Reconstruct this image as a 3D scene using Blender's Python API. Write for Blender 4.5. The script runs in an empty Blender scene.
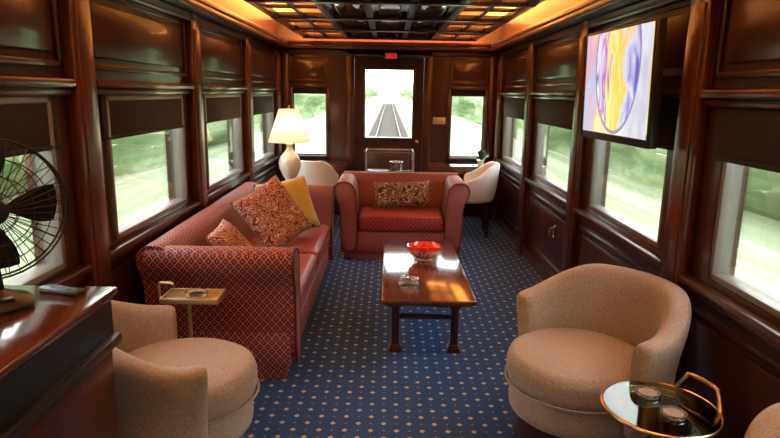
import bpy, bmesh, math, random
from mathutils import Vector, Matrix, noise
random.seed(4)
scn=bpy.context.scene
COL=scn.collection
rad=math.radians

# ---------------------------------------------------------------- materials
class NT:
    def __init__(s,name):
        s.m=bpy.data.materials.new(name); s.m.use_nodes=True
        s.t=s.m.node_tree; s.n=s.t.nodes; s.l=s.t.links
        s.b=s.n['Principled BSDF']; s.out=s.n['Material Output']
    def node(s,typ,**kw):
        n=s.n.new(typ)
        for k,v in kw.items(): setattr(n,k,v)
        return n
    def put(s,sock,v):
        if isinstance(v,bpy.types.NodeSocket): s.l.new(v,sock)
        else:
            if sock.type=='RGBA' and len(v)==3: v=(*v,1)
            sock.default_value=v
    def math(s,op,a,b=None,c=None):
        n=s.node('ShaderNodeMath',operation=op)
        s.put(n.inputs[0],a)
        if b is not None: s.put(n.inputs[1],b)
        if c is not None: s.put(n.inputs[2],c)
        return n.outputs[0]
    def mix(s,f,a,b):
        n=s.node('ShaderNodeMix',data_type='RGBA')
        s.put(n.inputs[0],f); s.put(n.inputs[6],a); s.put(n.inputs[7],b)
        return n.outputs[2]
    def coord(s,kind='Object',scale=(1,1,1)):
        c=s.node('ShaderNodeTexCoord'); m=s.node('ShaderNodeMapping')
        s.l.new(c.outputs[kind],m.inputs[0]); m.inputs['Scale'].default_value=scale
        return m.outputs[0]
    def noise(s,vec,scale=5,detail=3,rough=.5,dist=0):
        n=s.node('ShaderNodeTexNoise'); s.l.new(vec,n.inputs['Vector'])
        n.inputs['Scale'].default_value=scale; n.inputs['Detail'].default_value=detail
        n.inputs['Roughness'].default_value=rough; n.inputs['Distortion'].default_value=dist
        return n.outputs[0]
    def ramp(s,f,stops,const=False):
        n=s.node('ShaderNodeValToRGB'); s.l.new(f,n.inputs[0])
        if const: n.color_ramp.interpolation='CONSTANT'
        e=n.color_ramp.elements
        while len(e)<len(stops): e.new(.5)
        for i,(p,c) in enumerate(stops):
            e[i].position=p; e[i].color=(*c,1)
        return n.outputs[0]
    def bump(s,h,strength=.2,dist=.01):
        n=s.node('ShaderNodeBump'); s.l.new(h,n.inputs['Height'])
        n.inputs['Strength'].default_value=strength; n.inputs['Distance'].default_value=dist
        s.l.new(n.outputs[0],s.b.inputs['Normal'])
    def set(s,**kw):
        for k,v in kw.items(): s.put(s.b.inputs[k.replace('_',' ')],v)
        return s

def plain(name,col,rough=.5,metal=0,coat=0,var=.12,scale=8,sheen=0,trans=0,ior=1.45):
    t=NT(name)
    v=t.noise(t.coord('Object'),scale,3)
    c=t.mix(v,[x*(1-var) for x in col],[min(1,x*(1+var)) for x in col])
    t.set(Base_Color=c,Roughness=rough,Metallic=metal,Coat_Weight=coat,Sheen_Weight=sheen)
    if trans: t.set(Transmission_Weight=trans,IOR=ior)
    return t.m

def wood(name,c1,c2,scale=(9,9,.8),rough=.3,coat=.4):
    t=NT(name)
    co=t.coord('Object',scale)
    a=t.noise(co,3,6,.6,1.2)
    fine=t.noise(co,22,3,.6,.3)
    f=t.math('ADD',t.math('MULTIPLY',a,.75),t.math('MULTIPLY',fine,.3))
    c=t.ramp(f,[(.32,c1),(.72,c2)])
    t.set(Base_Color=c,Roughness=rough,Coat_Weight=coat,Coat_Roughness=.10)
    return t.m

W_WALL=wood('mahogany_wall',(.021,.0060,.0034),(.078,.0190,.0098),rough=.3,coat=.35)
W_PIL =wood('mahogany_pilaster',(.045,.0115,.0060),(.120,.030,.0145),rough=.28,coat=.4)
W_TRIM=wood('mahogany_trim',(.030,.0082,.0046),(.092,.024,.0118),scale=(9,.8,9),rough=.28,coat=.4)
W_CEIL=wood('ceiling_dark_wood',(.016,.006,.004),(.05,.017,.009),scale=(9,.8,9),rough=.3)
W_CPAN=wood('ceiling_panel_wood',(.04,.013,.007),(.11,.038,.018),scale=(9,.8,9),rough=.14,coat=.8)
W_TAB =wood('mahogany_table',(.055,.012,.007),(.15,.036,.016),scale=(10,.7,10),rough=.15,coat=.9)
W_DARK=wood('dark_table_leg',(.018,.005,.004),(.05,.013,.008),rough=.3)
BEIGE=NT('beige_chenille')
_v=BEIGE.noise(BEIGE.coord('Object'),130,3,.7); _w=BEIGE.noise(BEIGE.coord('Object'),6,4)
_v=BEIGE.math('MULTIPLY',BEIGE.math('SUBTRACT',_v,.36),3.0)
BEIGE.set(Base_Color=BEIGE.mix(_v,BEIGE.mix(_w,(.235,.190,.148),(.31,.255,.205)),(.46,.395,.325)),Roughness=.9,Sheen_Weight=.2)
BEIGE.bump(_v,.35,.003); BEIGE=BEIGE.m
WHITE=plain('white_leather',(.82,.82,.80),.45,var=.04)
BLACK=plain('black_plastic',(.012,.012,.014),.35)
BLACKM=plain('black_fan_metal',(.010,.011,.014),.38,metal=.1)
SHADE=plain('dark_window_blind',(.015,.010,.009),.75)
CHROME=plain('brushed_metal',(.6,.6,.6),.25,metal=1,var=.05)
BRASS=plain('brass',(.80,.62,.34),.22,metal=1,var=.06)
BRASSL=plain('satin_brass',(.62,.52,.28),.35,metal=.8,var=.06)
BRONZE=plain('window_frame_metal',(.26,.24,.23),.4,metal=.6,var=.05)
CREAM=plain('cream_ceiling',(.86,.60,.32),.7,var=.05)
CERAM=plain('white_ceramic',(.85,.84,.8),.15,coat=.5,var=.03)
CRYST=plain('crystal',(.96,.98,1),.03,trans=.85,ior=1.5,var=.01)
REDG=NT('red_glass'); REDG.set(Base_Color=(.85,.03,.015),Roughness=.06,Coat_Weight=1,Transmission_Weight=.1); REDG=REDG.m
BOWLM=NT('etched_red_clear_glass')
_v=BOWLM.node('ShaderNodeTexVoronoi'); BOWLM.l.new(BOWLM.coord('Object'),_v.inputs['Vector']); _v.inputs['Scale'].default_value=38
BOWLM.set(Base_Color=BOWLM.ramp(_v.outputs['Distance'],[(.25,(.40,.015,.01)),(.5,(.75,.35,.25))]),Roughness=.12,Coat_Weight=.8); BOWLM=BOWLM.m

def lattice(name,b1,b2,lc,dc,w,rough,sheen,p=.046,q=.054):
    t=NT(name)
    c=t.node('ShaderNodeTexCoord'); s=t.node('ShaderNodeSeparateXYZ'); t.l.new(c.outputs['UV'],s.inputs[0])
    u=t.math('DIVIDE',s.outputs[0],p); v=t.math('DIVIDE',s.outputs[1],q)
    a=t.math('FRACT',t.math('ADD',t.math('ADD',u,v),100.)); b=t.math('FRACT',t.math('ADD',t.math('SUBTRACT',u,v),100.0))
    da=t.math('ABSOLUTE',t.math('SUBTRACT',a,.5)); db=t.math('ABSOLUTE',t.math('SUBTRACT',b,.5))
    line=t.math('GREATER_THAN',t.math('MAXIMUM',da,db),w)
    dot=t.math('LESS_THAN',t.math('MAXIMUM',da,db),.11)
    nz=t.noise(t.coord('Object'),6,3)
    col=t.mix(line,t.mix(nz,b1,b2),lc)
    if dc: col=t.mix(dot,col,dc)
    t.set(Base_Color=col,Roughness=rough,Sheen_Weight=sheen)
    t.bump(line,.15,.002)
    return t.m
FAB=lattice('burgundy_diamond_fabric',(.085,.003,.010),(.14,.005,.016),(.46,.17,.16),(.48,.22,.18),.415,.6,.04)
SEATF=lattice('red_satin_stripe',(.17,.005,.015),(.24,.009,.022),(.40,.085,.09),None,.43,.42,.06)
PIPE=plain('burgundy_piping',(.09,.005,.012),.5)

def carpet():
    t=NT('blue_dotted_carpet')
    c=t.node('ShaderNodeTexCoord'); s=t.node('ShaderNodeSeparateXYZ'); t.l.new(c.outputs['Object'],s.inputs[0])
    u=t.math('DIVIDE',s.outputs[0],.128); v=t.math('DIVIDE',s.outputs[1],.128)
    a=t.math('FRACT',t.math('ADD',t.math('ADD',u,v),100.)); b=t.math('FRACT',t.math('ADD',t.math('SUBTRACT',u,v),100.))
    da=t.math('ABSOLUTE',t.math('SUBTRACT',a,.5)); db=t.math('ABSOLUTE',t.math('SUBTRACT',b,.5))
    big=t.math('LESS_THAN',t.math('MAXIMUM',da,db),.115)
    hole=t.math('LESS_THAN',t.math('MAXIMUM',da,db),.035)
    small=t.math('GREATER_THAN',t.math('MINIMUM',da,db),.44)
    n=t.noise(t.coord('Object'),90,2); n2=t.noise(t.coord('Object'),1.5,3)
    base=t.mix(n,(.007,.036,.125),(.020,.086,.255))
    base=t.mix(t.math('MULTIPLY',n2,.4),base,(.009,.038,.13))
    col=t.mix(small,base,(.10,.22,.40)); col=t.mix(big,col,(.54,.46,.29)); col=t.mix(hole,col,(.10,.14,.2))
    t.set(Base_Color=col,Roughness=.95); t.bump(n,.4,.004)
    return t.m
CARPET=carpet()

def paisley(name,cols,scale=14):
    t=NT(name)
    co=t.coord('Object')
    n=t.noise(co,scale,1.5,.5,2.2)
    f=t.math('FRACT',t.math('MULTIPLY',n,4.5))
    c=t.ramp(f,[(0,cols[0]),(.40,cols[1]),(.52,cols[2]),(.78,cols[3])],True)
    t.set(Base_Color=c,Roughness=.75,Sheen_Weight=.1); return t.m
PAIS=paisley('paisley_cloth',[(.19,.010,.018),(.52,.36,.20),(.28,.04,.03),(.56,.43,.28)],10)
TAPE=paisley('tapestry_cloth',[(.030,.008,.008),(.36,.19,.10),(.08,.014,.012),(.46,.33,.2)],9)
YEL=plain('gold_satin',(.50,.38,.09),.4,sheen=.3,var=.15)

def glassmat():
    t=NT('window_glass'); tr=t.node('ShaderNodeBsdfTransparent'); gl=t.node('ShaderNodeBsdfGlossy')
    gl.inputs['Roughness'].default_value=.02; mx=t.node('ShaderNodeMixShader')
    fr=t.node('ShaderNodeFresnel'); fr.inputs[0].default_value=1.35
    tr.inputs[0].default_value=(.95,.97,.96,1)
    t.l.new(t.math('MULTIPLY',fr.outputs[0],.6),mx.inputs[0]); t.l.new(tr.outputs[0],mx.inputs[1]); t.l.new(gl.outputs[0],mx.inputs[2])
    t.l.new(mx.outputs[0],t.out.inputs[0]); return t.m
GLASS=glassmat()
def tabglass():
    t=NT('table_glass'); tr=t.node('ShaderNodeBsdfTransparent'); gl=t.node('ShaderNodeBsdfGlossy')
    gl.inputs['Roughness'].default_value=.03; mx=t.node('ShaderNodeMixShader')
    tr.inputs[0].default_value=(.74,.82,.78,1); gl.inputs[0].default_value=(.88,.95,.92,1)
    fr=t.node('ShaderNodeFresnel'); fr.inputs[0].default_value=1.5
    t.l.new(t.math('ADD',fr.outputs[0],.06),mx.inputs[0]); t.l.new(tr.outputs[0],mx.inputs[1]); t.l.new(gl.outputs[0],mx.inputs[2])
    t.l.new(mx.outputs[0],t.out.inputs[0]); return t.m
TGLASS=tabglass()
def shademat():
    t=NT('lampshade_cloth'); d=t.node('ShaderNodeBsdfDiffuse'); tl=t.node('ShaderNodeBsdfTranslucent'); mx=t.node('ShaderNodeMixShader')
    d.inputs[0].default_value=(.78,.70,.56,1); tl.inputs[0].default_value=(.92,.8,.6,1); mx.inputs[0].default_value=.55
    t.l.new(d.outputs[0],mx.inputs[1]); t.l.new(tl.outputs[0],mx.inputs[2]); t.l.new(mx.outputs[0],t.out.inputs[0]); return t.m
LSHADE=shademat()
def screen():
    t=NT('tv_picture')
    c=t.node('ShaderNodeTexCoord'); s=t.node('ShaderNodeSeparateXYZ'); t.l.new(c.outputs['UV'],s.inputs[0])
    U,V=s.outputs[0],s.outputs[1]
    n=t.noise(t.coord('UV',(2.2,1.0,1)),2.6,2,.5,1.2)
    bgc=t.ramp(t.math('ADD',t.math('ADD',t.math('MULTIPLY',U,.9),.5),t.math('MULTIPLY',t.math('SUBTRACT',n,.5),.7)),
        [(.1,(.62,.60,.70)),(.35,(.85,.86,.92)),(.5,(.95,.9,.75)),(.62,(.97,.80,.30)),(.75,(.80,.45,.55)),(.92,(.55,.62,.80))])
    n2=t.noise(t.coord('UV',(4,1.3,1)),2.0,2,.4,1.8)
    inc=t.ramp(t.math('ADD',t.math('ADD',t.math('MULTIPLY',U,1.3),.5),t.math('MULTIPLY',t.math('SUBTRACT',n2,.5),.7)),
        [(.10,(.16,.14,.55)),(.27,(.75,.72,.95)),(.40,(.98,.66,.06)),(.55,(1,.88,.35)),(.66,(.55,.14,.55)),(.78,(.9,.85,.95)),(.95,(.2,.2,.5))])
    du=t.math('MULTIPLY',t.math('ADD',U,.02),.85); dv=t.math('MULTIPLY',t.math('SUBTRACT',V,.13),.62)
    r=t.math('SQRT',t.math('ADD',t.math('MULTIPLY',du,du),t.math('MULTIPLY',dv,dv)))
    out=t.math('GREATER_THAN',r,.235)
    ring=t.math('LESS_THAN',t.math('ABSOLUTE',t.math('SUBTRACT',r,.235)),.006)
    c2=t.mix(out,inc,bgc); c2=t.mix(ring,c2,(.35,.25,.45))
    t.set(Base_Color=(.01,.01,.01),Roughness=.15,Emission_Color=c2,Emission_Strength=1.05); return t.m
SCREEN=screen()

# ---------------------------------------------------------------- mesh tools
def root(name,loc=(0,0,0),rz=0):
    e=bpy.data.objects.new(name,None); COL.objects.link(e); e.location=loc; e.rotation_euler=(0,0,rz); e.empty_display_size=.1
    return e
def finish(name,bm,mats,parent=None,sharp=42,sub=0,loc=None,rot=None,uv=True):
    bmesh.ops.recalc_face_normals(bm,faces=bm.faces)
    if uv:
        L=bm.loops.layers.uv.new('UVMap')
        for f in bm.faces:
            n=f.normal; ax=max(range(3),key=lambda i:abs(n[i]))
            for lp in f.loops:
                c=lp.vert.co
                lp[L].uv=((c.y,c.z),(c.x,c.z),(c.x,c.y))[ax]
    for f in bm.faces: f.smooth=True
    me=bpy.data.meshes.new(name); bm.to_mesh(me); bm.free()
    if not isinstance(mats,(list,tuple)): mats=[mats]
    for m in mats: me.materials.append(m)
    me.set_sharp_from_angle(angle=rad(sharp))
    ob=bpy.data.objects.new(name,me); COL.objects.link(ob)
    if parent: ob.parent=parent
    if loc: ob.location=loc
    if rot: ob.rotation_euler=rot
    if sub:
        m=ob.modifiers.new('sub','SUBSURF'); m.levels=sub; m.render_levels=sub
    return ob
def NB(): return bmesh.new()
def box(bm,x0,x1,y0,y1,z0,z1,bev=0,seg=2,mi=0):
    if x0>x1:x0,x1=x1,x0
    before=set(bm.faces) if mi else None
    c=((x0+x1)/2,(y0+y1)/2,(z0+z1)/2); s=(x1-x0,abs(y1-y0),abs(z1-z0))
    r=bmesh.ops.create_cube(bm,size=1,matrix=Matrix.Translation(c)@Matrix.Diagonal((*s,1)))
    if bev:
        es={e for v in r['verts'] for e in v.link_edges}
        bmesh.ops.bevel(bm,geom=list(es),offset=bev,segments=seg,affect='EDGES',profile=.5)
    if mi:
        for f in bm.faces:
            if f not in before: f.material_index=mi
def lathe(bm,prof,seg=32,c=(0,0,0),sx=1,sy=1,mi=0,fn=None):
    rings=[]
    for r,z in prof:
        if r<1e-5: rings.append([bm.verts.new((c[0],c[1],c[2]+z))])
        else:
            ring=[]
            for i in range(seg):
                a=2*math.pi*i/seg; k=fn(a,z) if fn else 1
                ring.append(bm.verts.new((c[0]+r*sx*k*math.cos(a),c[1]+r*sy*k*math.sin(a),c[2]+z)))
            rings.append(ring)
    fs=[]
    for A,B in zip(rings,rings[1:]):
        for i in range(seg):
            j=(i+1)%seg
            if len(A)==1 and len(B)==1: continue
            if len(A)==1: fs.append(bm.faces.new((A[0],B[i],B[j])))
            elif len(B)==1: fs.append(bm.faces.new((A[i],B[0],A[j])))
            else: fs.append(bm.faces.new((A[i],B[i],B[j],A[j])))
    for R in (rings[0],rings[-1]):
        if len(R)>1: fs.append(bm.faces.new(R))
    for f in fs: f.material_index=mi
def tube(bm,pts,r,seg=8,closed=False,mi=0):
    pts=[Vector(p) for p in pts]; n=len(pts); rings=[]; up=None
    for i,p in enumerate(pts):
        if closed: t=pts[(i+1)%n]-pts[i-1]
        else: t=pts[min(i+1,n-1)]-pts[max(i-1,0)]
        t.normalize()
        if up is None:
            up=Vector((0,0,1)) if abs(t.z)<.9 else Vector((1,0,0))
        up=(up-t*up.dot(t)).normalized(); s=t.cross(up)
        rings.append([bm.verts.new(p+r*(math.cos(2*math.pi*k/seg)*up+math.sin(2*math.pi*k/seg)*s)) for k in range(seg)])
    m=n if closed else n-1
    for i in range(m):
        A=rings[i];B=rings[(i+1)%n]
        for k in range(seg):
            f=bm.faces.new((A[k],A[(k+1)%seg],B[(k+1)%seg],B[k])); f.material_index=mi
    if not closed:
        for R in (rings[0],rings[-1]): bm.faces.new(R).material_index=mi
def circ(c,r,n=32,axis='z'):
    o=[]
    for i in range(n):
        a=2*math.pi*i/n; x,y=r*math.cos(a),r*math.sin(a)
        o.append({'z':(c[0]+x,c[1]+y,c[2]),'x':(c[0],c[1]+x,c[2]+y),'y':(c[0]+x,c[1],c[2]+y)}[axis])
    return o
def chaikin(p,it=2):
    for _ in range(it):
        q=[]
        for i in range(len(p)):
            a=p[i];b=p[(i+1)%len(p)]
            q.append((a[0]*.75+b[0]*.25,a[1]*.75+b[1]*.25)); q.append((a[0]*.25+b[0]*.75,a[1]*.25+b[1]*.75))
        p=q
    return p
def prism(bm,prof,axis,a,b,round_=0.0):
    cx=sum(p[0] for p in prof)/len(prof); cz=sum(p[1] for p in prof)/len(prof)
    st=[(a,1.0),(b,1.0)]
    if round_:
        s=1 if b>a else -1
        st=[(a,1-round_*.55),(a+s*round_*.05,1-round_*.25),(a+s*round_*.2,1),(b-s*round_*.2,1),(b-s*round_*.05,1-round_*.25),(b,1-round_*.55)]
    rings=[]
    for t,k in st:
        R=[]
        for p in prof:
            q=(cx+(p[0]-cx)*k,cz+(p[1]-cz)*k)
            R.append(bm.verts.new((t,q[0],q[1]) if axis=='x' else (q[0],t,q[1])))
        rings.append(R)
    n=len(prof)
    for A,B in zip(rings,rings[1:]):
        for i in range(n): bm.faces.new((A[i],A[(i+1)%n],B[(i+1)%n],B[i]))
    bm.faces.new(rings[0]); bm.faces.new(rings[-1])

# ---------------------------------------------------------------- room shell
WX=1.44; Y0=-2.1; Y1=8.0; CZ=2.52
WC=[6.95,5.30,3.65,2.0,.35,-1.3]; HW=.575; ZB=.85; ZT=1.60; ZS=1.395
bm=NB(); box(bm,-1.6,1.6,Y0-.1,Y1+.1,-.1,0); finish('floor',bm,CARPET)
bm=NB(); box(bm,-1.6,1.6,Y0-.1,Y1+.1,CZ,CZ+.1); finish('ceiling',bm,CREAM)
def panel(bm,sg,y0,y1,z0,z1,x=WX):
    t=.028; xi=sg*x
    for a in ((y0,y1,z0,z0+t),(y0,y1,z1-t,z1),(y0,y0+t,z0,z1),(y1-t,y1,z0,z1)):
        box(bm,xi-sg*.018,xi+sg*.002,*a,bev=.007)
    box(bm,xi-sg*.014,xi+sg*.004,y0+.06,y1-.06,z0+.06,z1-.06,bev=.011)
wn=0
for sg,side in ((-1,'left'),(1,'right')):
    bm=NB(); a,b=sg*WX,sg*(WX+.12)
    box(bm,a,b,Y0,Y1,0,ZB); box(bm,a,b,Y0,Y1,ZT,CZ)
    edges=[Y1]
    for c in WC: edges+= [c+HW,c-HW]
    edges.append(Y0)
    for i in range(0,len(edges),2): box(bm,a,b,edges[i+1],edges[i],ZB,ZT)
    finish('wall_'+side,bm,W_WALL,uv=False)
    bm=NB()
    for c in WC:
        panel(bm,sg,c-.70,c+.70,1.72,2.10); panel(bm,sg,c-.70,c+.70,.17,.70)
    finish('trim_%d'%(1 if sg<0 else 2),bm,W_WALL,uv=False)
    bm=NB()   # rails, crown
    for c in WC:
        y0,y1=c-.725,c+.725
        box(bm,a,a-sg*.055,y0,y1,.785,.825,bev=.01); box(bm,a,a-sg*.03,y0,y1,.75,.785,bev=.008)
        box(bm,a,a-sg*.06,y0,y1,1.635,1.675,bev=.012); box(bm,a,a-sg*.035,y0,y1,1.60,1.635,bev=.01)
    box(bm,a,a-sg*.05,Y0,Y1,2.10,2.16,bev=.015); box(bm,a,a-sg*.15,Y0,Y1-.0,2.16,2.225,bev=.02)
    box(bm,a-sg*.13,a-sg*.155,Y0,Y1-.15,2.215,2.258,bev=.006)
    finish('trim_%d'%(3 if sg<0 else 4),bm,W_TRIM,uv=False)
    bm=NB(); box(bm,a,a-sg*.025,Y0,Y1,0,.12,bev=.008); finish('baseboard_'+side,bm,W_TRIM,uv=False)
    bm=NB()
    for y in [7.775]+[c-.825 for c in WC]:
        w=.095
        box(bm,a,a-sg*.055,y-w,y+w,0,2.16,bev=.01); box(bm,a-sg*.05,a-sg*.064,y-w+.03,y+w-.03,.2,2.05,bev=.006)
    finish('trim_%d'%(5 if sg<0 else 6),bm,W_PIL,uv=False)
    for c in WC:
        wn+=1; r=root('window_%d'%wn,(sg*(WX+.03),c,0))
        bm=NB(); t=.03
        for q in ((-HW,HW,ZB,ZB+t),(-HW,HW,ZT-t,ZT),(-HW,-HW+t,ZB,ZT),(HW-t,HW,ZB,ZT)): box(bm,-.03,.05,*q,bev=.006)
        finish('frame',bm,BRONZE,r,uv=False)
        bm=NB(); box(bm,.0,.006,-HW+.02,HW-.02,ZB+.02,ZT-.02); finish('glass',bm,GLASS,r,uv=False)
        bm=NB(); box(bm,-sg*.045,-sg*.02,-HW-.04,HW+.04,ZS,ZT+.0,bev=.004); box(bm,-sg*.05,-sg*.015,-HW-.04,HW+.04,ZS-.02,ZS,bev=.004)
        finish('roller_blind',bm,SHADE,r,uv=False)

# end wall with door and two windows
bm=NB(); ya,yb=Y1,Y1+.1
box(bm,-1.56,-1.26,ya,yb,0,CZ); box(bm,1.26,1.56,ya,yb,0,CZ)
for sg in (-1,1):
    box(bm,sg*.81,sg*.45,ya,yb,0,CZ)
    box(bm,sg*1.26,sg*.81,ya,yb,0,.80); box(bm,sg*1.26,sg*.81,ya,yb,1.68,CZ)
box(bm,-.45,.45,ya,yb,2.08,CZ)
finish('wall_back',bm,W_WALL,uv=False)
bm=NB(); box(bm,-1.56,1.56,Y0-.1,Y0,0,CZ); finish('wall_front',bm,W_WALL,uv=False)
r=root('door_1',(0,Y1+.02,0)); bm=NB()
for q in ((-.449,-.31,0.002,2.079),(.31,.449,0.002,2.079),(-.31,.31,0.002,1.05),(-.31,.31,1.92,2.079)): box(bm,q[0],q[1],0,.05,q[2],q[3])
t=.03
for q in ((-.34,.34,1.02,1.05),(-.34,.34,1.92,1.95),(-.34,-.31,1.02,1.95),(.31,.34,1.02,1.95)): box(bm,q[0],q[1],-.02,.01,q[2],q[3],bev=.006)
box(bm,-.28,.28,-.015,.01,.2,.9,bev=.012)
finish('leaf',bm,W_WALL,r,uv=False)
bm=NB(); box(bm,-.31,.31,.02,.026,1.05,1.92); finish('glass',bm,GLASS,r,uv=False)
bm=NB(); lathe(bm,[(0,0),(.02,.0),(.028,.02),(.02,.04),(0,.045)],16); finish('knob',bm,BRASS,r,loc=(.38,-.01,1.0),rot=(rad(90),0,0))
bm=NB()
for sg in (-1,1):
    box(bm,sg*.45,sg*.56,Y1-.045,Y1,0,2.16,bev=.01)
    box(bm,sg*1.40,sg*1.30,Y1-.04,Y1,0,2.16,bev=.01)
    for q in ((.77,.81,.74,1.72),(1.26,1.30,.74,1.72),(.77,1.30,.76,.80),(.77,1.30,1.68,1.72)): box(bm,sg*q[0],sg*q[1],Y1-.025,Y1+.02,q[2],q[3],bev=.006)
    for q in ((.78,.80,1.78,2.06),(1.27,1.29,1.78,2.06),(.78,1.29,1.76,1.78),(.78,1.29,2.06,2.08)): box(bm,sg*q[0],sg*q[1],Y1-.018,Y1,q[2],q[3],bev=.004)
    box(bm,sg*.84,sg*1.23,Y1-.015,Y1,1.82,2.02,bev=.01)
box(bm,-.56,.56,Y1-.05,Y1,2.085,2.16,bev=.01)
box(bm,-1.44,1.44,Y1-.05,Y1,2.10,2.16,bev=.01); box(bm,-1.44,1.44,Y1-.14,Y1,2.16,2.225,bev=.02); box(bm,-1.28,1.28,Y1-.15,Y1-.125,2.215,2.258,bev=.006)
finish('trim_7',bm,W_TRIM,uv=False)
for k,sg in enumerate((-1,1)):
    wn+=1; r=root('window_%d'%wn,(sg*1.035,Y1+.03,0)); bm=NB()
    for q in ((-.225,-.205,.8,1.68),(.205,.225,.8,1.68),(-.225,.225,.8,.82),(-.225,.225,1.66,1.68)): box(bm,q[0],q[1],-.01,.03,q[2],q[3])
    finish('frame',bm,BRONZE,r,uv=False)
    bm=NB(); box(bm,-.21,.21,.01,.016,.81,1.67); finish('glass',bm,GLASS,r,uv=False)
    bm=NB(); box(bm,-.225,.225,-.022,-.012,1.60,1.68); finish('roller_blind',bm,SHADE,r,uv=False)

# coffered ceiling hung below the cream ceiling
bm=NB()
za,zb=2.275,2.325
for x in (-1.04,-.54,.54,1.04): box(bm,x-.035,x+.035,Y0,7.74,za,zb,bev=.008)
for x in (-.79,.79): box(bm,x-.018,x+.018,Y0,7.74,za+.02,zb,bev=.004)
for x in (-.18,.18): box(bm,x-.03,x+.03,Y0,7.74,za+.01,zb,bev=.006)
y=7.70; P=1.02
while y>Y0:
    box(bm,-1.07,1.07,y-.04,y+.04,za-.006,zb,bev=.008)
    for sg in (-1,1):
        box(bm,sg*.57,sg*1.01,y-P/2-.018,y-P/2+.018,za+.02,zb,bev=.004)
    y-=P
finish('trim_8',bm,W_CEIL,uv=False)
bm=NB(); y=7.70
while y>Y0:
    for x0,x1 in ((-.505,-.205),(-.145,.145),(.205,.505)):
        box(bm,x0+.05,x1-.05,y-P+.10,y-.10,za+.03,zb,bev=.02)
    y-=P
box(bm,-.56,.56,Y0,7.74,zb-.01,zb+.012)
finish('trim_9',bm,W_CPAN,uv=False)
def area(name,loc,sx,sy,e,col,rot=(math.pi,0,0)):
    l=bpy.data.lights.new(name,'AREA'); l.shape='RECTANGLE'; l.size=sx; l.size_y=sy; l.energy=e; l.color=col
    o=bpy.data.objects.new(name,l); COL.objects.link(o); o.location=loc; o.rotation_euler=rot; return o
WARM=(1,.48,.15)
area('cove_light',(-1.365,2.9,2.235),.08,9.6,180,WARM)
area('cove_light',(1.365,2.9,2.235),.08,9.6,180,WARM)
area('cove_light',(0,7.93,2.235),2.4,.07,55,(1,.54,.22))
area('added_coffer_fill',(-.50,2.9,2.345),.08,9.4,62,(1,.38,.09))  # extra strips added on the beam tops, unseen from below, to brighten the ceiling
area('added_coffer_fill',(.50,2.9,2.345),.08,9.4,62,(1,.38,.09))
for i,y in enumerate((-1.3,.17,1.64,3.11)):  # warm fill lamps added out of view, shaped as downlights, to brighten the interior
    r=root('added_fill_downlight',(0,y,2.27)); bm=NB(); lathe(bm,[(.05,.0),(.062,-.004),(.066,.004),(.05,.03)],28); finish('trim_ring',bm,BRASS,r)
    l=bpy.data.lights.new('added_fill_light','AREA'); l.shape='DISK'; l.size=.09; l.energy=12; l.color=(1,.86,.70)
    o=bpy.data.objects.new('bulb',l); COL.objects.link(o); o.parent=r; o.location=(0,0,.0)

# ---------------------------------------------------------------- sofas
def sofa(name,L,D,loc,rz):
    r=root(name,loc,rz); h=L/2; H=.79
    bm=NB(); box(bm,-h+.07,h-.07,.07,D-.05,0,.085,bev=.01); box(bm,-h+.04,h-.04,.035,D-.03,.085,.30,bev=.02); finish('base',bm,FAB,r)
    P=chaikin([(D-.03,.09),(D-.03,.60),(D+.005,.67),(D+.01,.75),(D-.04,H+.01),(D-.13,H+.01),(D-.18,.75),(D-.20,.62),(D-.26,.45),(D-.27,.09)],2)
    bm=NB(); prism(bm,P,'x',-h+.03,h-.03); finish('back',bm,FAB,r,sharp=50)
    for sg,nm in ((-1,'arm_1'),(1,'arm_2')):
        Q=[(h-.05,.09),(h-.05,.56),(h-.005,.63),(h+.015,.70),(h-.0,.765),(h-.06,H),(h-.14,H-.01),(h-.19,.72),(h-.20,.60),(h-.21,.40),(h-.21,.09)]
        Q=chaikin([(sg*a,b) for a,b in Q],2)
        bm=NB(); prism(bm,Q,'y',.0,D-.04,.12); finish(nm,bm,FAB,r,sharp=50)
        bm=NB(); tube(bm,[(q[0],.004,q[1]) for q in Q],.007,6,True); finish('piping',bm,PIPE,r)
    bm=NB(); n=1 if L<1.6 else 2
    w=(L-.42)/n
    for i in range(n):
        x0=-h+.21+i*w
        box(bm,x0+.004,x0+w-.004,.015,D-.24,.29,.455,bev=.05,seg=5)
    finish('seat_cushion',bm,SEATF,r,sharp=60)
    bm=NB()
    for i in range(n):
        x0=-h+.215+i*w; x1=x0+w-.01
        for z in (.315,.432): tube(bm,[(x0+.03,.018,z),(x1-.03,.018,z)],.005,6)
    finish('cushion_piping',bm,PIPE,r)
    bm=NB()
    for sgx in (-1,1):
        for yy in (.1,D-.12): box(bm,sgx*(h-.12)-.03,sgx*(h-.12)+.03,yy-.03,yy+.03,-.0,.03)
    finish('feet',bm,W_DARK,r)
    return r
sofa('sofa',2.44,.86,(-.50,4.35,0),rad(90))
sofa('loveseat',1.28,.80,(.14,5.70,0),0)

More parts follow.
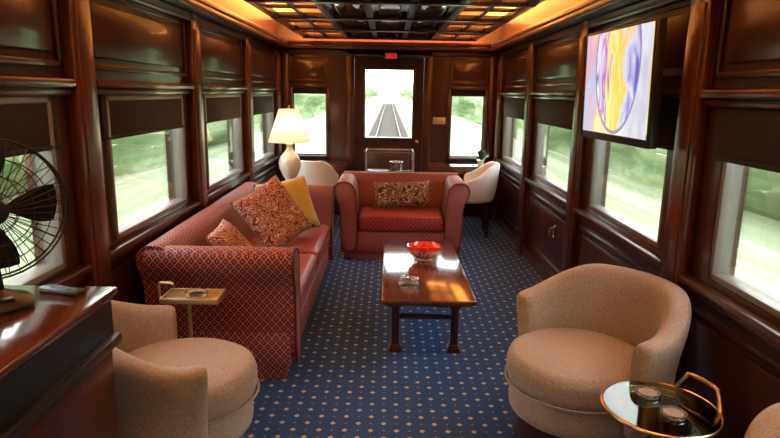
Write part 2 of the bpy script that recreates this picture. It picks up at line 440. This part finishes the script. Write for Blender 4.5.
def pillow(name,w,h,t,loc,rot,mat):
    bm=NB(); N=18
    for s in (1,-1):
        g=[]
        for i in range(N+1):
            row=[]
            for j in range(N+1):
                u=-1+2*i/N; v=-1+2*j/N
                k=max(0,(1-u**4)*(1-v**4))**.55
                x=w/2*u*(1-.08*(1-v*v)); y=h/2*v*(1-.08*(1-u*u))
                z=s*t/2*k+ .006*noise.noise(Vector((u*2,v*2,3*s)))*k
                row.append(bm.verts.new((x,y,z)))
            g.append(row)
        for i in range(N):
            for j in range(N): bm.faces.new((g[i][j],g[i+1][j],g[i+1][j+1],g[i][j+1]))
    bmesh.ops.remove_doubles(bm,verts=bm.verts,dist=1e-4)
    o=finish(name,bm,mat,None,sharp=180,loc=loc); o.rotation_euler=rot; return o
def aim(n,roll):
    q=Vector(n).normalized().to_track_quat('Z','Y'); return (q.to_matrix()@Matrix.Rotation(rad(roll),3,'Z')).to_euler()
pillow('throw_pillow',.47,.47,.15,(-.82,4.88,.70),aim((.45,-.80,.42),8),YEL)
pillow('throw_pillow',.50,.50,.15,(-.85,4.42,.72),aim((.60,-.60,.50),22),PAIS)
pillow('throw_pillow',.36,.34,.12,(-1.00,3.78,.64),aim((.75,-.1,.65),8),PAIS)
pillow('lumbar_pillow',.60,.28,.12,(.15,6.11,.61),aim((0,-.85,.45),3),TAPE)

# ---------------------------------------------------------------- tub chairs
def tub(name,loc,ang,s=1,mat=BEIGE,H=.76,drop=.13,arc=98,zb=.19):
    r=root(name,loc,ang); r.scale=(s,s,s)
    bm=NB(); rings=[]; n=26
    steps=[]
    for i in range(n+1): steps.append((180-arc+2*arc*i/n,1.0))
    steps=[(180-arc-8.5,.25),(180-arc-8.0,.62),(180-arc-4.5,.92)]+steps+[(180+arc+4.5,.92),(180+arc+8,.62),(180+arc+8.5,.25)]
    for th,k in steps:
        d=min(abs(th-180),arc); x=max(0,min(1,(d-35)/(arc-35))); x=x*x*(3-2*x)
        h=H-drop*x; a=rad(th)
        P=[(.375,zb),(.385,zb+.12),(.395,(zb+h)/2+.02),(.422,h-.10),(.430,h-.045),(.42,h-.008),(.38,h),(.335,h-.01),(.310,h-.05),(.305,h-.12),(.295,zb+.25),(.29,zb+.12),(.285,zb)]
        cr=sum(p[0] for p in P)/len(P); cz=sum(p[1] for p in P)/len(P)
        rings.append([bm.verts.new(((cr+(p[0]-cr)*k)*math.cos(a),(cr+(p[0]-cr)*k)*math.sin(a),cz+(p[1]-cz)*(.80+.2*k if k<1 else 1))) for p in P])
    m=len(rings[0])
    for A,B in zip(rings,rings[1:]):
        for i in range(m): bm.faces.new((A[i],A[(i+1)%m],B[(i+1)%m],B[i]))
    bm.faces.new(rings[0]); bm.faces.new(rings[-1])
    finish('barrel_back',bm,mat,r,sharp=180,sub=2)
    bm=NB(); lathe(bm,[(0,.325),(.9,.325),(.97,.34),(1.0,.375),(1.0,.43),(.965,.465),(.88,.482),(.5,.492),(0,.495)],40,(.06,0,0),.335,.325)
    finish('seat_cushion',bm,mat,r,sharp=180)
    bm=NB(); tube(bm,[(.06+.338*math.cos(2*math.pi*i/48),.328*math.sin(2*math.pi*i/48),.345) for i in range(48)],.006,6,True); finish('piping',bm,mat,r)
    bm=NB(); lathe(bm,[(0,.185),(.92,.185),(.97,.20),(.985,.24),(.975,.30),(.94,.33),(0,.33)],40,(.05,0,0),.328,.32)
    finish('seat_base',bm,mat,r,sharp=60)
    bm=NB(); lathe(bm,[(0,0),(.29,0),(.295,.02),(.29,.12),(.295,.185),(0,.185)],48,(.03,0,0)); finish('plinth',bm,W_DARK,r,sharp=35)
    return r
tub('barrel_armchair',(.953,2.64,0),rad(180+30),.98,H=.81,drop=.14)
tub('barrel_armchair',(-.94,2.39,0),rad(28),.98)
tub('barrel_armchair',(1.135,1.20,0),rad(250),.66,H=1.30,drop=.1)

def deskchair(loc,ang,s=1):
    r=root('desk_chair',loc,ang); r.scale=(s,s,1)
    bm=NB(); rings=[]; arc=100
    n=20
    for i in range(n+1):
        th=180-arc+2*arc*i/n; d=abs(th-180); x=max(0,min(1,(d-30)/(arc-30))); x=x*x*(3-2*x)
        h=.86-.18*x; a=rad(th)
        P=[(.25,.40),(.275,.55),(.30,h-.05),(.30,h-.01),(.275,h),(.25,h-.02),(.235,h-.08),(.225,.55),(.21,.40)]
        rings.append([bm.verts.new((p[0]*math.cos(a)*1.05,p[0]*math.sin(a),p[1])) for p in P])
    m=len(rings[0])
    for A,B in zip(rings,rings[1:]):
        for i in range(m): bm.faces.new((A[i],A[(i+1)%m],B[(i+1)%m],B[i]))
    bm.faces.new(rings[0]); bm.faces.new(rings[-1])
    finish('back',bm,WHITE,r,sharp=60,sub=1)
    bm=NB(); lathe(bm,[(0,.40),(.93,.40),(1,.42),(1,.48),(.93,.515),(0,.525)],32,(.06,0,0),.285,.235); finish('seat',bm,WHITE,r,sharp=60)
    bm=NB()
    for x,y in ((.2,.16),(.2,-.16),(-.17,.16),(-.17,-.16)):
        tube(bm,[(x*1.12,y*1.12,0),(x,y,.42)],.018,8)
    finish('legs',bm,W_DARK,r)
deskchair((.96,7.00,0),rad(176),1.12)
deskchair((-.84,7.09,0),rad(80),.88)

# ---------------------------------------------------------------- coffee table
r=root('coffee_table',(.255,4.06,0))
bm=NB(); box(bm,-.28,.28,-.73,.73,.42,.45,bev=.008,seg=3); box(bm,-.255,.255,-.70,.70,.405,.42,bev=.004)
finish('top',bm,W_TAB,r)
bm=NB(); box(bm,-.22,.22,-.47,.47,.335,.405,bev=.006)
for x in (-.19,.19):
    for y in (-.42,.42):
        box(bm,x-.025,x+.025,y-.025,y+.025,.03,.40,bev=.005)
        box(bm,x-.042,x+.042,y-.042,y+.042,0,.03,bev=.008); box(bm,x-.034,x+.034,y-.034,y+.034,.03,.05,bev=.006)
        box(bm,x-.036,x+.036,y-.036,y+.036,.30,.34,bev=.006)
    box(bm,x-.012,x+.012,-.42,.42,.22,.25,bev=.003)
for y in (-.42,.42): box(bm,-.19,.19,y-.012,y+.012,.22,.25,bev=.003)
finish('legs',bm,W_DARK,r)
r=root('glass_bowl',(.275,4.20,.45))
bm=NB(); lathe(bm,[(0,0),(.05,0),(.055,.008),(.045,.018),(.085,.035),(.118,.07),(.125,.095),(.119,.095),(.10,.06),(.06,.035),(0,.03)],40,fn=lambda a,z:1+.015*math.cos(18*a)); finish('bowl',bm,BOWLM,r,sharp=60)
bm=NB(); lathe(bm,[(.122,.088),(.128,.10),(.126,.112),(.118,.112),(.112,.095),(.095,.065),(.06,.045),(.0,.04)],40); finish('red_rim',bm,REDG,r,sharp=60)
r=root('crystal_ashtray',(.145,3.60,.45))
bm=NB(); lathe(bm,[(0,0),(.052,0),(.06,.01),(.06,.022),(.05,.026),(.045,.03),(.058,.04),(.062,.052),(.05,.056),(.04,.044),(0,.042)],24,fn=lambda a,z:1+.05*math.cos(12*a)); finish('dish',bm,CRYST,r,sharp=30)

# ---------------------------------------------------------------- brass smoking stand
r=root('brass_smoking_stand',(-1.01,2.93,0),rad(0))
bm=NB(); lathe(bm,[(0,0),(.10,0),(.10,.012),(.03,.022),(.012,.04),(.010,.585),(0,.585)],24)
tube(bm,[(.0,0,.56),(-.06,0,.585),(-.145,0,.59),(-.15,0,.61),(-.15,0,.655),(-.142,0,.668),(-.09,0,.668),(-.075,0,.66)],.008,8)
finish('stand',bm,BRASSL,r)
bm=NB(); box(bm,-.12,.17,-.085,.085,.585,.597,bev=.003)
for q in ((-.12,.17,-.085,-.077),(-.12,.17,.077,.085),(-.12,-.112,-.085,.085),(.162,.17,-.085,.085)): box(bm,*q,.59,.612,bev=.002)
finish('tray',bm,BRASSL,r)
r=root('glass_ashtray',(-.97,2.93,.5975))
bm=NB(); lathe(bm,[(0,0),(.05,0),(.056,.012),(.058,.026),(.046,.026),(.038,.012),(0,.01)],28); finish('dish',bm,CRYST,r)
bm=NB(); lathe(bm,[(0,.0115),(.034,.0115),(.034,.016),(0,.016)],20); finish('insert',bm,BLACK,r)

# ---------------------------------------------------------------- glass drinks table
r=root('glass_side_table',(1.03,2.04,0),0)
bm=NB(); lathe(bm,[(0,.500),(.200,.500),(.200,.512),(0,.512)],56); finish('glass_top',bm,TGLASS,r)
bm=NB(); tube(bm,circ((0,0,.506),.206,64),.007,8,True)
pts=[]
for i in range(17):
    a=rad(-12+ 62*i/16); u=i/16; z=.512+.07*min(1,math.sin(math.pi*u)*1.8)
    pts.append((.206*math.cos(a),.206*math.sin(a),z))
tube(bm,pts,.009,8)
finish('rim_and_handle',bm,BRASS,r)
bm=NB(); lathe(bm,[(0,0),(.15,0),(.15,.012),(.05,.025),(.016,.05),(.014,.47),(.05,.49),(.05,.50),(0,.50)],28)
finish('pedestal',bm,BRASS,r)
FELT=plain('coaster_felt',(.34,.28,.22),.9)
for i,(x,y) in enumerate(((1.02,2.13),(1.05,1.98))):
    r=root('coaster',(x,y,.5125))
    bm=NB(); lathe(bm,[(0,0),(.045,0),(.048,.006),(.046,.013),(.038,.013),(.036,.007),(0,.007)],32); finish('rim',bm,CHROME,r)
    bm=NB(); lathe(bm,[(0,.0072),(.033,.0072),(.033,.010),(0,.010)],24); finish('felt',bm,FELT,r)

# ---------------------------------------------------------------- minibar cabinet + fan
r=root('minibar_cabinet',(0,0,0))
bm=NB(); box(bm,-1.36,-.90,.55,1.93,.96,.985,bev=.006); finish('top',bm,W_TAB,r)
bm=NB(); box(bm,-1.355,-.93,.57,1.91,0,.96,bev=.003)
box(bm,-.93,-.918,.60,1.20,.05,.78,bev=.004); box(bm,-.93,-.918,1.24,1.89,.05,.78,bev=.004); finish('carcass',bm,W_PIL,r)
bm=NB(); box(bm,-.93,-.912,.58,1.90,.80,.95,bev=.004); box(bm,-.915,-.885,.58,1.90,.80,.835,bev=.008); finish('fridge_door',bm,BLACK,r)

r=root('electric_fan',(-1.17,1.72,.985),rad(-44))
bm=NB(); lathe(bm,[(0,0),(.095,0),(.10,.012),(.085,.028),(.05,.04),(.022,.055),(.018,.11),(.018,.22),(0,.22)],32); box(bm,.045,.075,-.03,.03,.025,.04,bev=.004); finish('base',bm,BLACKM,r)
zc=.305; R=.205
bm=NB()
lathe(bm,[(0,-.12),(.03,-.115),(.052,-.08),(.055,-.02),(.045,.0),(0,.0)],24); o=finish('motor',bm,BLACKM,r,loc=(-.02,0,zc),rot=(0,rad(90),0))
bm=NB(); box(bm,-.035,.005,-.02,.02,.18,zc-.02,bev=.006); finish('yoke',bm,BLACKM,r)
bm=NB()
for rr,x in ((R,.05),(R,.02),(.15,.082),(.10,.095),(.055,.10),(.15,-.012),(.10,-.03)): tube(bm,circ((x,0,zc),rr,40,'x'),.0035 if rr==R else .0018,5,True)
for i in range(44):
    a=2*math.pi*i/44; c,s=math.cos(a),math.sin(a)
    tube(bm,[(x,q*c,zc+q*s) for x,q in ((.10,.03),(.097,.09),(.083,.15),(.05,R))],.0014,4)
    if i%2==0: tube(bm,[(x,q*c,zc+q*s) for x,q in ((-.04,.05),(-.03,.10),(-.012,.15),(.02,R))],.0014,4)
finish('cage',bm,BLACKM,r)
bm=NB(); lathe(bm,[(0,0),(.032,0),(.034,.006),(.02,.012),(0,.012)],24); finish('badge',bm,BLACKM,r,loc=(.098,0,zc),rot=(0,rad(90),0))
bm=NB()
for k in range(4):
    a0=k*math.pi/2; g=[]
    for i in range(7):
        row=[]
        q=.03+.15*i/6
        for j in range(6):
            w=(.25+.75*math.sin(math.pi*(.15+.6*i/6)))*.85
            a=a0+(j/5-.5)*w; row.append(bm.verts.new((.035+.035*(j/5-.5),q*math.cos(a),zc+q*math.sin(a))))
        g.append(row)
    for i in range(6):
        for j in range(5): bm.faces.new((g[i][j],g[i+1][j],g[i+1][j+1],g[i][j+1]))
finish('blades',bm,BLACKM,r,sharp=180)
r=root('remote_control',(-1.05,1.86,.985),rad(72))
bm=NB(); box(bm,-.022,.022,-.08,.08,0,.016,bev=.006,seg=3); finish('body',bm,BLACK,r)
bm=NB()
for i in range(3):
    for j in range(6): box(bm,-.014+i*.011,-.008+i*.011,-.06+j*.018,-.05+j*.018,.016,.018)
finish('buttons',bm,CHROME,r)

# ---------------------------------------------------------------- television
r=root('television',(1.24,3.33,1.695)); r.rotation_euler=(0,rad(-1.5),rad(3.0))
bm=NB(); box(bm,-.02,.03,-.43,.43,-.305,.305,bev=.008); finish('casing',bm,BLACK,r)
bm=NB(); box(bm,-.024,-.019,-.41,.41,-.262,.290); finish('screen',bm,SCREEN,r)
bm=NB(); box(bm,.03,.05,-.12,.12,-.1,.1,bev=.004); box(bm,.045,.195,-.03,.03,-.03,.03,bev=.006); finish('mount',bm,BLACK,r)

# ---------------------------------------------------------------- end table + lamp
r=root('end_table',(-1.10,6.0,0))
bm=NB(); box(bm,-.22,.22,-.22,.22,.68,.71,bev=.008); box(bm,-.19,.19,-.19,.19,.60,.68,bev=.004)
for x in (-.17,.17):
    for y in (-.17,.17): box(bm,x-.02,x+.02,y-.02,y+.02,0,.61,bev=.004)
box(bm,-.18,.18,-.18,.18,.16,.18,bev=.004); finish('frame',bm,W_TAB,r)
r=root('table_lamp',(-.98,5.98,.71))
bm=NB(); lathe(bm,[(0,0),(.075,0),(.08,.02),(.05,.04),(.045,.055),(.075,.10),(.105,.17),(.11,.22),(.09,.285),(.05,.33),(.032,.36),(.03,.40),(.04,.41),(0,.415)],32,fn=lambda a,z:1+.02*math.cos(8*a)); finish('ceramic_base',bm,CERAM,r,sharp=60)
bm=NB(); lathe(bm,[(.006,.41),(.006,.75),(.014,.76),(.01,.78),(0,.785)],10); finish('finial_rod',bm,BRASS,r)
bm=NB(); n=64; A=[];B=[]
for i in range(n):
    a=2*math.pi*i/n; k=1+.012*(-1)**i
    A.append(bm.verts.new((.205*k*math.cos(a),.205*k*math.sin(a),.43))); B.append(bm.verts.new((.095*k*math.cos(a),.095*k*math.sin(a),.75)))
for i in range(n): bm.faces.new((A[i],A[(i+1)%n],B[(i+1)%n],B[i]))
finish('pleated_shade',bm,LSHADE,r)
l=bpy.data.lights.new('lamp_bulb','POINT'); l.energy=5.5; l.color=(1,.80,.56); l.shadow_soft_size=.04
o=bpy.data.objects.new('bulb',l); COL.objects.link(o); o.parent=r; o.location=(0,0,.56)

# ---------------------------------------------------------------- desks, cart, little things
def desk(x0,x1):
    r=root('writing_desk',((x0+x1)/2,7.68,0)); w=(x1-x0)/2
    bm=NB(); box(bm,-w,w,-.24,.24,.72,.75,bev=.006); box(bm,-w+.02,w-.02,-.21,.22,.64,.72,bev=.004)
    for x in (-w+.05,w-.05):
        for y in (-.18,.18): box(bm,x-.022,x+.022,y-.022,y+.022,0,.66,bev=.004)
    finish('frame',bm,W_TAB,r)
desk(-1.32,-.50); desk(.50,1.32)
r=root('bar_cart',(.02,7.0,0))
bm=NB()
for x in (-.27,.27):
    for y in (-.16,.16):
        tube(bm,[(x,y,.05),(x,y,.98)],.012,8); lathe(bm,[(0,0),(.025,.005),(.025,.045),(0,.05)],12,(x,y,0))
for z in (.30,.72,.97):
    tube(bm,[(-.27,-.16,z),(.27,-.16,z),(.27,.16,z),(-.27,.16,z)],.010,6,True)
finish('frame',bm,CHROME,r)
bm=NB()
for z in (.30,.72): box(bm,-.265,.265,-.155,.155,z-.004,z+.004)
finish('shelves',bm,TGLASS,r)
r=root('ice_bucket',(.10,6.97,.725)); bm=NB(); lathe(bm,[(0,0),(.06,0),(.075,.12),(.08,.125),(.07,.125),(.058,.01),(0,.01)],28); finish('bucket',bm,CHROME,r)
r=root('serving_tray',(-.12,6.99,.725)); bm=NB(); lathe(bm,[(0,0),(.10,0),(.13,.02),(.125,.022),(.10,.006),(0,.006)],32); finish('dish',bm,BLACK,r)
r=root('light_switch',(.665,7.998,1.28)); bm=NB(); box(bm,-.085,.085,-.012,0,-.045,.045,bev=.004)
for x in (-.05,0,.05): box(bm,x-.008,x+.008,-.02,-.01,-.015,.015,bev=.002)
finish('plate',bm,BRASSL,r)
r=root('exit_sign',(.02,7.935,2.09)); bm=NB(); box(bm,-.085,.085,-.02,.015,-.045,.045,bev=.004); finish('housing',bm,BLACK,r)
t=NT('exit_red'); t.set(Base_Color=(.5,.01,.01),Emission_Color=(1,.05,.03),Emission_Strength=.35)
bm=NB(); box(bm,-.072,.072,-.023,-.019,-.034,.034); finish('face',bm,t.m,r)
GREEN=plain('plant_green',(.05,.14,.04),.5,var=.4,scale=30)
r=root('potted_plant',(1.17,7.55,.75))
bm=NB(); lathe(bm,[(0,0),(.035,0),(.05,.07),(.045,.07),(0,.06)],20); finish('pot',bm,CERAM,r)
bm=NB()
for i in range(70):
    a=random.uniform(0,6.28); e=random.uniform(.2,1.4); d=Vector((math.cos(a)*math.cos(e),math.sin(a)*math.cos(e),math.sin(e)))
    c=Vector((0,0,.07))+d*random.uniform(.03,.11); s=d.cross(Vector((0,0,1))).normalized()*.018
    v=[bm.verts.new(c-d*.03),bm.verts.new(c+s),bm.verts.new(c+d*.045),bm.verts.new(c-s)]; bm.faces.new(v)
finish('leaves',bm,GREEN,r)
r=root('wall_latch',(1.426,4.95,.50)); bm=NB(); box(bm,-.012,.0,-.02,.02,-.06,.06,bev=.003); tube(bm,[(-.012,0,.04),(-.04,0,.04),(-.045,0,0),(-.04,0,-.04),(-.012,0,-.04)],.009,8); finish('handle',bm,CHROME,r)

# ---------------------------------------------------------------- outside
GZ=-1.3
t=NT('grass'); n=t.noise(t.coord('Object',(1.2,.035,1)),1.2,5,.65)
t.set(Base_Color=t.ramp(n,[(.25,(.20,.26,.13)),(.5,(.34,.39,.25)),(.75,(.58,.60,.48))]),Roughness=1)
bm=NB(); v=[bm.verts.new(p) for p in ((-60,-40,GZ),(60,-40,GZ),(60,500,GZ),(-60,500,GZ))]; bm.faces.new(v); finish('ground',bm,t.m)
rr=root('railway_track',(0,0,0))
t=NT('ballast'); n=t.noise(t.coord('Object'),6,4); t.set(Base_Color=t.ramp(n,[(.3,(.10,.08,.06)),(.7,(.16,.135,.11))]),Roughness=1)
bm=NB(); prism(bm,[(-2.3,GZ-.05),(2.3,GZ-.05),(1.6,GZ+.18),(-1.6,GZ+.18)],'y',8.8,480); finish('ballast',bm,t.m,rr)
bm=NB(); y=9
while y<140: box(bm,-1.25,1.25,y,y+.22,GZ+.17,GZ+.23); y+=.6
finish('sleepers',bm,plain('sleeper_wood',(.065,.05,.042),.9),rr)
bm=NB()
for x in (-.72,.72): box(bm,x-.035,x+.035,9,480,GZ+.2,GZ+.38)
finish('rails',bm,plain('rail_steel',(.04,.03,.028),.5,metal=.3),rr)
t=NT('tree_foliage'); n=t.noise(t.coord('Object',(1,.05,1)),1.2,5,.65)
t.set(Base_Color=t.ramp(n,[(.25,(.05,.085,.03)),(.5,(.16,.23,.10)),(.75,(.42,.48,.30))]),Roughness=1); TREE=t.m
for sg in (-1,1):
    bm=NB(); g=[]; ys=[-30+i*1.2 for i in range(90)]+[78+i*6 for i in range(70)]
    for y in ys:
        row=[]
        top=4.6+2.2*noise.noise(Vector((y*.12,sg*4,0)))+.5*noise.noise(Vector((y*.5,sg*9,0)))
        for k in range(13):
            z=GZ+(top-GZ)*k/12
            d=1.5*noise.noise(Vector((y*.10,z*.5,sg*7)))+.6*noise.noise(Vector((y*.22,z*1.1,sg*3)))
            x=8.2+d+ (2.5*(k/12)**3) + .8*math.cos(k/12*4)
            row.append(bm.verts.new((sg*x,y,z)))
        g.append(row)
    for i in range(len(ys)-1):
        for k in range(12): bm.faces.new((g[i][k],g[i+1][k],g[i+1][k+1],g[i][k+1]))
    finish('tree_line',bm,TREE,sharp=180,uv=False)

w=bpy.data.worlds.new('sky'); scn.world=w; w.use_nodes=True
bg=w.node_tree.nodes['Background']; bg.inputs[0].default_value=(.94,.97,1,1); bg.inputs[1].default_value=9.5

# ---------------------------------------------------------------- camera
cam=bpy.data.cameras.new('camera'); co=bpy.data.objects.new('camera',cam); COL.objects.link(co)
cam.sensor_width=36; cam.lens=600/780*36; cam.clip_start=.05; cam.clip_end=1000
M=Matrix.Rotation(rad(-.3),4,'Z')@Matrix.Rotation(rad(90-11.95),4,'X')@Matrix.Rotation(rad(1.0),4,'Z')
co.matrix_world=Matrix.Translation((0,0,1.64))@M
scn.camera=co
scn.view_settings.view_transform='Standard'
scn.view_settings.exposure=0
